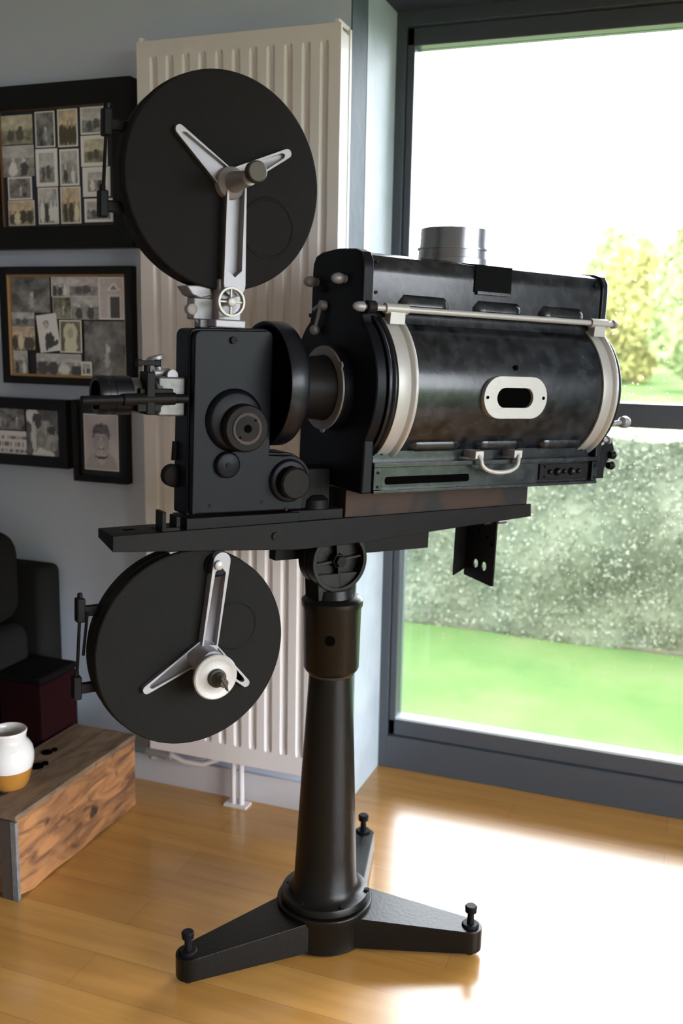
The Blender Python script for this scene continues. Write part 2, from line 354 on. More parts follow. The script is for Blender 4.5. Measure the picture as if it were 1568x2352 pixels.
for i, (x, y, wd, h, mm, lab) in enumerate([
    (-.15, 23.6, 1.9, 4.1, 'tree_green', 'pale green shrubby tree at the right edge of the window view'),
    (-1.85, 26.5, 1.5, 3.4, 'tree_yellow', 'yellow autumn shrub-like tree just left of the right edge outside'),
    (-2.4, 29.4, 2.5, 4.4, 'tree_green', 'pale tree standing behind the yellow autumn one'),
    (-4.6, 25.2, 2.0, 2.7, 'tree_green', 'hazy pale tree above the rear end of the lamp house'),
    (-5.7, 32.5, 2.2, 3.4, 'tree_yellow', 'faint yellowish tree between the chimney collar and the lamp house end'),
    (-7.9, 28, 2.3, 2.3, 'tree_green', 'lowest pale bush, closest to the chimney collar in the view')]):
    leafy('garden_tree', x - wd / 2, x + wd / 2, y - wd / 2, y + wd / 2, -.05, h, M[mm], M[mm], lab, 'tree', 5200, .11, 20 + i, True, True)['group'] = 'trees beyond the far lawn'

# ================================================================= RADIATOR
rad = tag(empty('radiator', (-1.1465, WY, 0)), 'tall cream-white ribbed panel radiator on the wall beside the window', 'radiator')
RX = -1.1465
def rib_panel(y, depth):
    bm = B(); x0, x1, z0, z1 = -1.427 - RX, -.868 - RX, .152, 2.07
    xs = [(x0, 0)]; p = .0467; n = 12
    c = -1.377 - RX
    for k in range(-1, n):
        q = c + (k + .0) * p
        if k < 0: continue
        xs += [(q - .011, 0), (q - .006, 1), (q + .006, 1), (q + .011, 0)]
    xs += [(x1, 0)]
    xs = [q for q in xs if x0 <= q[0] <= x1 - .012 or q[0] == x1]
    zs = [(z0, 0), (z0 + .055, 0), (z0 + .07, 1), (z1 - .055, 1), (z1 - .04, 0), (z1, 0)]
    g = [[bm.verts.new((x, y + depth * d * e, z)) for x, d in xs] for z, e in zs]
    for a, b in zip(g, g[1:]):
        for i in range(len(xs) - 1): bm.faces.new((a[i], a[i + 1], b[i + 1], b[i]))
    r = bmesh.ops.extrude_face_region(bm, geom=bm.faces[:])
    for v in [e for e in r['geom'] if isinstance(e, bmesh.types.BMVert)]: v.co.y += .012 if depth > 0 else -.012
    return bm
link('front_panel', rib_panel(-.103, .0085), M['radiator'], rad, bev=.002, ang=60)
link('back_panel', rib_panel(-.028, -.0085), M['radiator'], rad)
bm = B()
for s in (-1.425 - RX, -.8785 - RX): box(bm, (s, -.092, .17), (s + .0085, -.028, 2.055))
links('side_cover', bm, M['radiator'], rad, bev=.002)
bm = B()
for s in (-1.42 - RX, -.885 - RX): box(bm, (s, -.104, 2.066), (s + .012, -.03, 2.078))
box(bm, (-1.418 - RX, -.09, 2.052), (-.876 - RX, -.032, 2.062))
link('top_grille', bm, M['radiator'], rad, bev=.002)
bm = B()
for x in (-1.3 - RX, -1.0 - RX):
    for z in (.4, 1.8): box(bm, (x - .02, -.0295, z), (x + .02, -.002, z + .06))
links('wall_bracket', bm, M['valve'], rad)
bm = B(); cyl(bm, (-1.463 - RX, -.055, .122), (-1.38 - RX, -.055, .122), .017); cyl(bm, (-1.445 - RX, -.055, .10), (-1.445 - RX, -.055, .15), .013); cyl(bm, (-1.40 - RX, -.055, .105), (-1.40 - RX, -.055, .155), .013)
link('valve', bm, M['valve'], rad, bev=.002)
bm = B(); tube(bm, [(-1.385 - RX, -.055, .12), (-1.34 - RX, -.055, .105), (-1.28 - RX, -.052, .108), (-1.22 - RX, -.045, .135), (-1.20 - RX, -.04, .155)], .0085)
link('pipe', bm, M['pipe'], rad)
bm = B(); cyl(bm, (-1.158 - RX, -.05, 0), (-1.158 - RX, -.05, .155), .0085); cyl(bm, (-1.182 - RX, -.05, 0), (-1.182 - RX, -.05, .155), .0085); box(bm, (-1.205 - RX, -.07, 0), (-1.135 - RX, -.03, .006))
links('floor_pipe', bm, M['pipe'], rad)

# ================================================================= PICTURES
def vn(x, y, s):
    return noise.noise(Vector((x, y, s * 7.13))) + .5 * noise.noise(Vector((x * 2.1, y * 2.1, s * 3.7)))
def ell(u, v, cx, cy, rx, ry): return ((u - cx) / rx) ** 2 + ((v - cy) / ry) ** 2 < 1
def tone(kind, u, v, s):
    """grey value of a made-up old print; v from 0 (bottom) to 1 (top)"""
    if kind not in ('door', 'sign', 'portrait'): u += .045 * vn(u * 9, v * 9, s + 2); v += .045 * vn(u * 9, v * 9, s + 5)
    g = .20 + .16 * vn(u * 4, v * 4, s) + .08 * vn(u * 13, v * 13, s)
    if kind == 'group':
        g = .33 + .14 * vn(u * 3, v * 4, s) if v > .6 else .20 + .1 * vn(u * 6, v * 5, s)
        rr = random.Random(s); n = rr.randint(2, 4)
        for k in range(n):
            cx = (k + .7) / (n + .4) + rr.uniform(-.05, .05); h = rr.uniform(.5, .72); dark = rr.random() < .6
            if ell(u, v, cx, h * .45, .13, h * .45): g = .05 if dark else .5
            if ell(u, v, cx, h, .055, .075): g = .42
    elif kind == 'portrait':
        g = .30 + .08 * vn(u * 2, v * 2, s)
        if ell(u, v, .5, .05, .46, .30): g = .26 + .03 * vn(u * 30, v * 30, s)
        if ell(u, v, .5, .25, .15, .16): g = .33
        w1 = .05 * vn(u * 9, v * 9, s)
        if ell(u + w1, v + w1, .5, .66, .27, .20): g = .07 + .05 * vn(u * 22, v * 22, s)
        if ell(u, v, .5, .50, .235, .235) and v < .66 + w1: g = .33 - .13 * abs(u - .5) / .23 + .02 * vn(u * 9, v * 9, s)
        for ex in (.41, .59):
            if ell(u, v, ex, .555, .042, .014): g = .10
            if ell(u, v, ex, .60, .06, .012): g = .15
        if ell(u, v, .5, .49, .035, .02): g = .22
        if ell(u, v, .5, .395, .10, .035) and not ell(u, v, .5, .43, .12, .035): g = .10
        elif ell(u, v, .5, .405, .075, .018): g = .45
        if ell(u, v, .5, .245, .20, .05) and not ell(u, v, .5, .285, .18, .055): g = .04
    elif kind == 'seated':
        g = .55
        if ell(u, v, .45, .74, .13, .12): g = .10
        if ell(u, v, .45, .72, .09, .09): g = .38
        if ell(u, v, .55, .3, .25, .2): g = .04
        if ell(u, v, .8, .2, .14, .08) or ell(u, v, .35, .14, .1, .12): g = .05
    elif kind == 'bride':
        g = .11 + .05 * vn(u * 4, v * 4, s)
        if ell(u, v, .5, .62, .36, .34): g = .42
        if ell(u, v, .5, .2, .32, .42): g = .46
        if ell(u, v, .5, .6, .15, .17): g = .30
    elif kind == 'door':
        g = .36 + .05 * vn(u * 9, v * 9, s)
        if abs(u - .62) < .32 and v < .60: g = .42
        if abs(u - .65) < .2 and v < .55: g = .05
        if .68 < v < .9 and abs(u - .6) < (.9 - v) * 1.6: g = .5
        if .72 < v < .85 and abs(u - .6) < (.84 - v) * 1.2: g = .15
    elif kind == 'sign':
        g = .48
        for row in (.72, .42, .16):
            if abs(v - row) < .09 and vn(u * 26, row * 30, s) > -.05: g = .12
    elif kind == 'crouch':
        g = .08 + .05 * vn(u * 5, v * 5, s)
        if ell(u, v, .18, .86, .20, .17): g = .6
        if ell(u, v, .55, .38, .38, .36): g = .22 + .14 * vn(u * 8, v * 6, s)
        if ell(u, v, .32, .75, .16, .16): g = .04
        if ell(u, v, .2, .38, .07, .36): g = .42
        if ell(u, v, .5, .02, .34, .13): g = .6
        if ell(u, v, .75, .55, .12, .1): g = .04
    elif kind == 'dark':
        g = .13 + .12 * vn(u * 3, v * 3, s) + .05 * vn(u * 12, v * 12, s)
        if ell(u, v, .55, .3, .07, .16): g = .30
        if ell(u, v, .55, .5, .06, .07): g = .40
    elif kind == 'land':
        g = (.34 if v > .5 else .17) + .12 * vn(u * 4, v * 5, s)
        if ell(u, v, .3, .3, .12, .2) or ell(u, v, .6, .35, .14, .22): g = .07
    return max(.02, min(.62, g))
TINT = {'g': (1, 1, .98), 's': (1.15, .95, .68), 'o': (1.02, 1.0, .74), 'l': (1.06, .98, 1.0)}
def photo(parent, x0, x1, z0, z1, y, kind, tint, seed, border=.0, rot=0, bright=.62, name='photograph'):
    """one print, a thin slab whose front face carries its picture"""
    bm = B(); nx, nz = 30, max(12, int(30 * (z1 - z0) / (x1 - x0))); w_, h_ = x1 - x0, z1 - z0
    lay = bm.loops.layers.float_color.new('print'); cols = {}
    vs = [[bm.verts.new(((i / nx - .5) * w_, 0, (j / nz - .5) * h_)) for i in range(nx + 1)] for j in range(nz + 1)]
    tc_ = TINT[tint]
    for j in range(nz + 1):
        for i in range(nx + 1):
            u, v = i / nx, j / nz; bx, bz = border / w_, border / h_
            if border and (u < bx or u > 1 - bx or v < bz or v > 1 - bz): g = bright; c = (g * tc_[0], g * (tc_[1] + 1) / 2, g * (tc_[2] + 1) / 2, 1)
            else:
                uu = (u - bx) / max(.01, 1 - 2 * bx); vv = (v - bz) / max(.01, 1 - 2 * bz)
                g = tone(kind, uu, vv, seed); c = (g * tc_[0], g * tc_[1], g * tc_[2], 1)
            cols[vs[j][i]] = tuple(min(.9, q * 1.75) for q in c[:3]) + (1,)
    back = bm.verts.new((0, 0, 0)); bm.verts.remove(back)
    for j in range(nz):
        for i in range(nx):
            f = bm.faces.new((vs[j][i], vs[j][i + 1], vs[j + 1][i + 1], vs[j + 1][i]))
            for l in f.loops: l[lay] = cols[l.vert]
    bnd = [e for e in bm.edges if len(e.link_faces) == 1]
    r = bmesh.ops.extrude_edge_only(bm, edges=bnd)
    for v in [e for e in r['geom'] if isinstance(e, bmesh.types.BMVert)]: v.co.y += .0012
    o = link(name, bm, M['print'], parent, (((x0 + x1) / 2 - parent.location.x), y - parent.location.y, (z0 + z1) / 2 - parent.location.z), (0, rot, 0), smooth=False)
    return o
def rect_frame(name, parent, x0, x1, z0, z1, wd, y0, y1, m, bev=.002, prof=True):
    bm = B(); px, pz, py = parent.location.x, parent.location.z, parent.location.y
    o = [(x0, z0), (x1, z0), (x1, z1), (x0, z1)]; i = [(x0 + wd, z0 + wd), (x1 - wd, z0 + wd), (x1 - wd, z1 - wd), (x0 + wd, z1 - wd)]
    for a, b in ((0, 1), (1, 2), (2, 3), (3, 0)):
        q = [o[a], o[b], i[b], i[a]]; ys = [y0 + .002, y0 + .002, y0 + (.006 if prof else 0), y0 + (.006 if prof else 0)]
        f = [bm.verts.new((p[0] - px, yy - py, p[1] - pz)) for p, yy in zip(q, ys)]; bk = [bm.verts.new((p[0] - px, y1 - py, p[1] - pz)) for p in q]
        bm.faces.new(f); bm.faces.new(bk[::-1])
        for k in range(4): bm.faces.new((f[k], bk[k], bk[(k + 1) % 4], f[(k + 1) % 4]))
    bmesh.ops.remove_doubles(bm, verts=bm.verts, dist=1e-5)
    return link(name, bm, m, parent, smooth=False)
def mount(parent, x0, x1, z0, z1, y, m, name='mount_board'):
    bm = B(); px, pz, py = parent.location.x, parent.location.z, parent.location.y
    box(bm, (x0 - px, y - py, z0 - pz), (x1 - px, WY - .001 - py, z1 - pz)); link(name, bm, m, parent, smooth=False)

f1 = tag(empty('picture_frame', (-1.74, WY, 1.569)), 'large black frame at the top holding separate small old photographs in a grid', 'picture', 'framed photographs on the wall')
rect_frame('frame_moulding', f1, -1.99, -1.488, 1.569, 2.008, .062, 2.345, WY - .001, M['frame'])
rect_frame('slip', f1, -1.934, -1.546, 1.625, 1.953, .008, 2.355, WY - .001, M['bronze'])
mount(f1, -1.927, -1.553, 1.632, 1.946, 2.368, M['mount'])
P1 = [(-1.926,-1.820,1.857,1.935,'land','o',0),(-1.926,-1.818,1.770,1.854,'group','g',0),(-1.911,-1.829,1.707,1.769,'dark','l',.003),(-1.913,-1.823,1.636,1.705,'group','s',.003),
 (-1.810,-1.745,1.845,1.940,'dark','g',.003),(-1.812,-1.740,1.740,1.841,'land','g',.010),(-1.809,-1.742,1.638,1.737,'group','g',.003),(-1.735,-1.670,1.843,1.942,'group','s',.003),
 (-1.732,-1.669,1.740,1.837,'group','g',.005),(-1.733,-1.667,1.638,1.737,'group','s',.003),(-1.660,-1.574,1.872,1.943,'land','g',.005),(-1.661,-1.576,1.788,1.869,'land','o',.009),
 (-1.658,-1.569,1.708,1.786,'group','g',.015),(-1.655,-1.563,1.640,1.703,'land','g',.008)]
for i, p in enumerate(P1): photo(f1, *p[:4], 2.3665, p[4], p[5], 31 + i, p[6], bright=.58)

f2 = tag(empty('picture_frame', (-1.73, WY, 1.187)), 'black frame with gold slip around overlapping old photographs, below the largest frame', 'picture', 'framed photographs on the wall')
rect_frame('frame_moulding', f2, -1.948, -1.504, 1.187, 1.521, .022, 2.352, WY - .001, M['frame'])
rect_frame('slip', f2, -1.928, -1.524, 1.207, 1.501, .008, 2.358, WY - .001, M['gold'])
mount(f2, -1.921, -1.531, 1.214, 1.494, 2.372, M['mount_dark'])
P2 = [(-1.921,-1.785,1.392,1.494,'dark','g',0,0),(-1.839,-1.683,1.214,1.276,'group','g',0,0),(-1.670,-1.532,1.217,1.370,'dark','g',0,0),(-1.777,-1.718,1.437,1.494,'group','g',.002,0),
 (-1.716,-1.618,1.438,1.494,'land','l',.002,0),(-1.773,-1.710,1.376,1.437,'dark','o',.002,0),(-1.708,-1.616,1.374,1.438,'group','g',0,0),(-1.919,-1.839,1.354,1.392,'land','g',0,0),
 (-1.919,-1.839,1.285,1.353,'group','s',0,0),(-1.919,-1.868,1.214,1.283,'group','g',0,0),(-1.616,-1.533,1.375,1.492,'door','l',.004,0),(-1.752,-1.677,1.280,1.372,'bride','o',.004,0),
 (-1.826,-1.756,1.281,1.388,'seated','g',.002,-.12),(-1.681,-1.645,1.216,1.256,'group','g',.006,0)]
for i, p in enumerate(P2): photo(f2, *p[:4], 2.3705 - .0004 * i, p[4], p[5], 61 + i, p[6], p[7], bright=.52)

f3 = tag(empty('picture_frame', (-1.89, WY, .942)), 'wide black frame at lower left with a sign and a crouching figure in it', 'picture', 'framed photographs on the wall')
rect_frame('frame_moulding', f3, -2.05, -1.731, .942, 1.143, .032, 2.352, WY - .001, M['frame'])
mount(f3, -2.02, -1.76, .97, 1.115, 2.372, M['mount_dark'])
photo(f3, -2.018, -1.952, 1.047, 1.113, 2.3705, 'dark', 'g', 91); photo(f3, -1.951, -1.892, 1.047, 1.113, 2.3705, 'dark', 'g', 92)
photo(f3, -2.018, -1.887, .972, 1.043, 2.3703, 'sign', 'l', 93); photo(f3, -1.884, -1.766, .972, 1.113, 2.3705, 'crouch', 'g', 94)

f4 = tag(empty('picture_frame', (-1.62, WY, .910)), 'small upright black frame with a portrait of a smiling child', 'picture', 'framed photographs on the wall')
rect_frame('frame_moulding', f4, -1.711, -1.530, .910, 1.146, .016, 2.352, WY - .001, M['frame'])
mount(f4, -1.696, -1.545, .925, 1.131, 2.370, M['mount_dark'])
photo(f4, -1.681, -1.565, .944, 1.107, 2.3685, 'portrait', 'l', 95, .003)

# ================================================================= CRATE, VASE, SOFA, BOX
cr_ = tag(empty('wooden_crate', (-1.5375, 1.965, 0)), 'weathered wooden crate standing on the floor beneath the pot', 'crate')
bm = B(); prism(bm, [(-.253, .012), (-.20, .0), (-.12, .006), (-.03, 0), (.08, .007), (.2, .0), (.255, .004), (.255, .204), (-.253, .204)], lambda y, z: V(.088, y, z), lambda y, z: V(.1005, y, z))
link('side_board', bm, M['crate'], cr_, bev=.0015)
bm = B(); box(bm, (-.1, -.253, .0), (-.088, .255, .204)); link('side_board', bm, M['crate'], cr_, bev=.0015)
bm = B(); box(bm, (-.1005, -.258, .2045), (-.002, .258, .218)); box(bm, (.000, -.258, .2045), (.1025, .258, .2185)); link('top_board', bm, M['crate_top'], cr_, bev=.002)
bm = B(); box(bm, (-.087, -.252, .004), (.087, -.236, .204)); box(bm, (-.087, .236, .004), (.087, .252, .204)); links('end_board', bm, M['crate'], cr_, bev=.0015)
bm = B(); box(bm, (.055, -.262, .0), (.0875, -.2535, .203)); link('end_slat', bm, M['end_slat'], cr_, bev=.001)
bm = B(); box(bm, (.088, -.263, .0), (.104, -.2535, .203)); link('corner_strip', bm, M['grey_metal'], cr_, bev=.001)
bm = B()
for (x, y, s) in ((-.02, -.02, .018), (-.05, .06, .015)): cyl(bm, (x, y, .2175), (x, y, .2215), s, seg=10); cyl(bm, (x + .01, y + .02, .2175), (x + .01, y + .02, .224), s * .5, seg=8)
links('iron_fitting', bm, M['black'], cr_)

va = tag(empty('stoneware_pot', (-1.553, 1.835, .2185)), 'round stoneware pot, white above and ochre below, on the crate', 'pot')
prof = [(0, .034), (.004, .037), (.02, .042), (.050, .048)]
prof2 = [(.0502, .048), (.066, .0515), (.084, .052), (.101, .049), (.114, .0425), (.121, .0375), (.128, .0365), (.140, .0385), (.146, .0395), (.148, .0380), (.144, .0355), (.128, .0335), (.116, .037), (.09, .045), (.05, .043)]
prof = [(z, r * 1.16) for z, r in prof]; prof2 = [(z, r * 1.16) for z, r in prof2]
bm = B(); lathe(bm, (0, 0, 0), (0, 0, 1), prof); link('glazed_base', bm, M['ochre_glaze'], va, ang=70)
bm = B(); lathe(bm, (0, 0, 0), (0, 0, 1), prof2, cap=False); link('glazed_body', bm, M['white_glaze'], va, ang=89)

def cushion(name, lo, hi, m, parent, bv=.05):
    bm = B(); box(bm, lo, hi); return link(name, bm, m, parent, bev=bv, seg=5)
so = tag(empty('sofa', (-2.2, 1.9, 0)), 'charcoal fabric sofa at the left edge against the wall', 'sofa')
cushion('base', (-.45, -.7, .05), (.385, .36, .33), M['sofa'], so, .02)
cushion('armrest', (-.45, .365, .10), (.425, .47, .655), M['sofa'], so, .025)
cushion('seat_cushion', (-.2, -.7, .33), (.40, .36, .50), M['sofa'], so, .05)
cushion('back_cushion', (-.35, -.7, .50), (.385, .36, .775), M['sofa'], so, .07)
ot = tag(empty('footstool', (-1.72, 2.22, 0)), 'dark box-shaped footstool with a maroon side between sofa and crate', 'footstool')
cushion('body', (-.075, -.13, .0), (.07, .035, .375), M['ottoman'], ot, .006)
cushion('top', (-.077, -.132, .3755), (.072, .037, .397), M['ottoman_top'], ot, .008)

# ================================================================= PROJECTOR
YAW = math.radians(52.086); TILT = math.radians(1.761)
pj = tag(empty('film_projector', (-.71, 1.87, 0), YAW), 'black antique cinema film projector on a three-legged pedestal', 'projector')
def base(name, bm, m, **k): return link(name, bm, m, pj, **k)
def head(name, bm, m, parent=None, **k):
    if parent is not None: return link(name, bm, m, parent, **k)
    return link(name, bm, m, pj, loc=(0, 0, 1.0), rot=(0, TILT, 0), **k)
IR = Matrix.Rotation(-YAW, 2)
def wl(x, y):
    v = IR @ Vector((x + .71, y - 1.87)); return v.x, v.y
LEAN = IR @ Vector((-.0065, -.0035)) if True else None
def lean(bm):
    for v in bm.verts: k = max(0, 1 - v.co.z / .70); v.co.x += LEAN.x * k; v.co.y += LEAN.y * k
# base with three arms
bm = B()
lathe(bm, (0, 0, .0), (0, 0, 1), [(.006, .098), (.012, .103), (.075, .103), (.079, .106), (.092, .108), (.095, .106), (.095, .09)], 64)
lean(bm)
tips = [wl(-.920, 1.605), wl(-.390, 1.920), wl(-.744, 2.215)]
for tx, ty in tips:
    d = Vector((tx, ty)); ln = d.length; d.normalize(); q = Vector((-d.y, d.x)); rt = .030; wh = .074
    outl = [(.03, -wh), (.085, -wh * .86), (ln - .01, -rt)] + [(ln + rt * math.sin(t) - .004, -rt * math.cos(t)) for t in [PI * k / 10 for k in range(1, 10)]] + [(ln - .01, rt), (.085, wh * .86), (.03, wh)]
    top = lambda s, t: Vector((d.x * s + q.x * t, d.y * s + q.y * t, .086 - .020 * max(0, (s - .08)) / (ln - .08)))
    bot = lambda s, t: Vector((d.x * s + q.x * t, d.y * s + q.y * t, .014))
    prism(bm, outl, bot, top)
bs = base('tripod_base', bm, M['cast'], bev=.004, seg=3)
for tx, ty in tips:
    bm = B(); lathe(bm, (tx, ty, 0), (0, 0, 1), [(.0, .010), (.012, .012), (.0145, .012)], 16); link('levelling_foot', bm, M['knob_black'], bs)
    bm = B(); lathe(bm, (tx, ty, .06), (0, 0, 1), [(0, .019), (.010, .019), (.013, .0165), (.013, .008), (.037, .007), (.040, .0125), (.052, .0135), (.055, .011)], 20); link('levelling_bolt', bm, M['steel_black'], bs)
bm = B(); lathe(bm, (0, 0, 0), (0, 0, 1), [(.0955, .094), (.098, .099), (.110, .099), (.114, .097), (.116, .085), (.124, .077), (.135, .0705), (.20, .0675), (.40, .0585), (.60, .0485), (.632, .047)], 64)
lean(bm)
col = base('column', bm, M['cast'], ang=40)
bm = B()
for k in range(6):
    a = k * PI / 3 + .35; lathe(bm, (.089 * math.cos(a), .089 * math.sin(a), .113), (0, 0, 1), [(0, .006), (.006, .006)], 6)
links('flange_screw', bm, M['knob_black'], col)
bm = B(); lathe(bm, (0, 0, 0), (0, 0, 1), [(.622, .047), (.624, .0495), (.629, .051)], 48); link('brass_ring', bm, M['brass'], col)
bm = B(); lathe(bm, (0, 0, 0), (0, 0, 1), [(.628, .050), (.634, .057), (.640, .060), (.772, .0625), (.778, .066), (.790, .066), (.795, .060), (.797, .045), (.815, .042)], 48)
clr = base('collar', bm, M['cast'])
tc_dir = IR @ Vector((.30, -.95)); tc_dir.normalize()
bm = B(); cyl(bm, (tc_dir.x * .055, tc_dir.y * .055, .715), (tc_dir.x * .0625, tc_dir.y * .0625, .715), .011, seg=16); link('socket_hole', bm, M['black'], clr)
# pivot yoke: ribbed wheel shaped knuckle under the beam
bm = B(); yc = L(.004, 0, -.122)
def ring_lathe(bm, c, ax, r0, r1, t0, t1, seg=48):
    c = Vector(c); ax, e1, e2 = basis(ax)
    rr = [[bm.verts.new(c + ax * t + (e1 * math.cos(2 * PI * k / seg) + e2 * math.sin(2 * PI * k / seg)) * r) for k in range(seg)] for r, t in ((r1, t0), (r1, t1), (r0, t1), (r0, t0))]
    for i in range(4):
        a, b = rr[i], rr[(i + 1) % 4]
        for k in range(seg): bm.faces.new((a[k], a[(k + 1) % seg], b[(k + 1) % seg], b[k]))
lathe(bm, yc, AX_N, [(-.038, .060), (-.034, .066), (-.010, .066), (-.008, .064), (.006, .064)], 48)
ring_lathe(bm, yc, AX_N, .0575, .0665, .004, .030)
for k in range(4):
    a = k * PI / 2 + .12; d = L(math.cos(a), 0, math.sin(a)); e = L(-math.sin(a), 0, math.cos(a))
    prism(bm, [(.012, -.0028), (.059, -.0028), (.059, .0028), (.012, .0028)], lambda s, t: yc + d * s + e * t + AX_N * .004, lambda s, t: yc + d * s + e * t + AX_N * .022)
prism(bm, [(-.040, -.215), (.048, -.215), (.052, -.15), (-.045, -.15)], lambda a, u: L(a, -.035, u), lambda a, u: L(a, .022, u))
yk = head('pivot_yoke', bm, M['cast'], bev=.0015)
bm = B(); lathe(bm, yc, AX_N, [(.004, .017), (.026, .016), (.0265, .013), (.036, .0125)], 6); link('pivot_bolt', bm, M['knob_black'], yk, bev=.001)

# support beam
bm = B(); pts = [(-.490, -.034), (-.490, -.064), (-.371, -.071), (-.236, -.079), (-.099, -.087), (.015, -.084), (.125, -.077), (.522, -.052), (.519, -.0215)]
prism(bm, pts, lambda a, u: L(a, -.045 + (0), u + (.012 if (a < -.48 and u < -.05) else 0)), lambda a, u: L(a, .04, u))
beam = head('support_beam', bm, M['steel_black'], bev=.0015)
bm = B(); cyl(bm, L(-.158, .0395, -.055), L(-.158, .044, -.055), .008, seg=12); link('beam_screw', bm, M['knob_black'], beam)
bm = B()
for a in (-.455, -.40): mbox(bm, a, a + .022, -.012, -.002, -.0345, -.0328)
links('slot', bm, M['black'], beam)
bm = B(); mbox(bm, -.11, .29, -.075, -.047, -.128, -.05); head('rear_rail', bm, M['steel_black'], bev=.001)
bm = B(); prism(bm, [(-.06, -.09), (.06, -.085), (.28, -.07), (.28, -.10), (-.06, -.125)], lambda a, u: L(a, -.0455, u), lambda a, u: L(a, -.036, u)); head('rear_flange', bm, M['steel_black'])
bm = B(); mbox(bm, .008, .512, -.04, .033, -.0285, .0335); head('mounting_block', bm, M['rusty'], bev=.002)
bm = B(); mbox(bm, -.12, .006, -.04, .030, -.034, -.008); lathe(bm, L(-.05, 0, -.010), AX_U, [(0, .032), (.02, .030), (.03, .02)], 24); mbox(bm, -.10, -.02, -.06, .015, -.008, .075); head('drive_housing', bm, M['steel_black'], bev=.003)
bm = B(); mbox(bm, -.394, -.358, .0, .035, -.033, -.026); mbox(bm, -.394, -.386, .0, .035, -.026, .004); mbox(bm, -.366, -.358, .0, .035, -.026, -.006)
cl = head('clamp_block', bm, M['steel_black'], bev=.001)
# hanging bracket with two holes
bm = B()
plate(bm, [(-.066, -.045), (.04, -.055), (.04, -.212), (.032, -.213), (-.066, -.206)], [circ(.005, -.171, .0095, 20, .0105), circ(-.025, -.170, .0095, 20, .0105)], L(.417, 0, 0), AX_N, AX_U, AX_A, .004)
plate(bm, [(0, -.05), (.035, -.055), (.035, -.19), (0, -.206)], [], L(.384, -.068, 0), AX_A, AX_U, AX_N, .004)
hb = head('hanging_bracket', bm, M['steel_black'])
bm = B(); cyl(bm, L(.40, .02, -.062), L(.46, .02, -.062), .007, seg=12); cyl(bm, L(.424, .02, -.062), L(.432, .02, -.062), .012, seg=6); link('bracket_bolt', bm, M['bright'], hb)
bm = B()
for n_, u_ in ((.012, -.10), (.028, -.115), (-.02, -.09)): cyl(bm, L(.4155, n_, u_), L(.419, n_, u_), .004, seg=10)
links('rivet', bm, M['black'], hb)

# ---- gear case
def rounded(pts, rs, n=5):
    out = []; N_ = len(pts)
    for i, p in enumerate(pts):
        r = rs[i]; p = Vector(p); a = Vector(pts[i - 1]); b = Vector(pts[(i + 1) % N_])
        if r <= 0: out.append(tuple(p)); continue
        da = (a - p).normalized(); db = (b - p).normalized()
        r = min(r, (a - p).length * .49, (b - p).length * .49); q0 = p + da * r; q1 = p + db * r
        for k in range(n + 1):
            t = k / n; out.append(tuple((1 - t) ** 2 * q0 + 2 * t * (1 - t) * p + t * t * q1))
    return out
def gc_outline(o):
    pts = [(-.345 + o, -.010 + o), (-.345 + o, .344 - o), (-.176 - o, .350 - o), (-.176 - o, .112 - o)]
    out = rounded([pts[3], pts[2], pts[1], pts[0]], [0, .014, .016, .010])
    lobe = [(-.137 + (.054 - o) * math.cos(t), .057 + (.054 - o) * math.sin(t)) for t in [math.radians(q) for q in range(100, -50, -10)]]
    return [(-.108 - o, .0 + o)] + lobe[::-1] + [(-.160, .112 - o)] + out if False else out + [(-.100 - o, -.006 + o)] + lobe[::-1]
bm = B(); prism(bm, gc_outline(0), lambda a, u: L(a, -.032, u), lambda a, u: L(a, .030, u))
gc = head('gear_case', bm, M['enamel_flat'], bev=.003, seg=3)
bm = B(); prism(bm, gc_outline(.004), lambda a, u: L(a, .0302, u), lambda a, u: L(a, .048, u)); link('cover', bm, M['enamel_flat'], gc, bev=.006, seg=4)
bm = B(); mbox(bm, -.345, -.10, -.038, .034, -.0345, -.0105); link('foot_plate', bm, M['steel_black'], gc, bev=.002)
gz = .048
bm = B(); lathe(bm, L(-.258, gz, .176), AX_N, [(0, .060), (.004, .058), (.010, .054), (.012, .050)], 56); link('gear_boss', bm, M['enamel_flat'], gc, ang=60)
bm = B(); lathe(bm, L(-.2465, gz + .011, .163), AX_N, [(0, .046), (.018, .045), (.022, .042), (.022, .033)], 48)
kn = link('turning_knob', bm, M['knob_black'], gc)
bm = B(); lathe(bm, L(-.2465, gz + .033, .163), AX_N, [(0, .030), (.002, .030)], 40); link('knob_disc', bm, M['rust_ring'], gc)
bm = B(); lathe(bm, L(-.2465, gz + .035, .163), AX_N, [(0, .024), (.0012, .024)], 40)
link('knob_face', bm, M['knob_black'], gc)
bm = B(); lathe(bm, L(-.2465, gz + .036, .163), AX_N, [(0, .008), (.003, .007)], 12); cyl(bm, L(-.262, gz + .036, .147), L(-.262, gz + .0375, .147), .002, seg=8); cyl(bm, L(-.231, gz + .036, .179), L(-.231, gz + .0375, .179), .002, seg=8); link('knob_screw', bm, M['black'], gc)
bm = B(); lathe(bm, L(-.272, gz, .092), AX_N, [(0, .026), (.008, .025), (.010, .021)], 32); link('small_boss', bm, M['enamel_flat'], gc, ang=60)
bm = B(); cyl(bm, L(-.272, gz + .010, .092), L(-.272, gz + .012, .092), .005, seg=12)
for a_, u_ in ((-.303, .014), (-.193, .016), (-.14, .0)): cyl(bm, L(a_, gz, u_), L(a_, gz + .002, u_), .0035, seg=10)
links('cover_screw', bm, M['knob_black'], gc)
bm = B(); lathe(bm, L(-.137, gz, .057), AX_N, [(0, .043), (.006, .042), (.008, .038)], 40); link('lower_boss', bm, M['enamel_flat'], gc, ang=60)
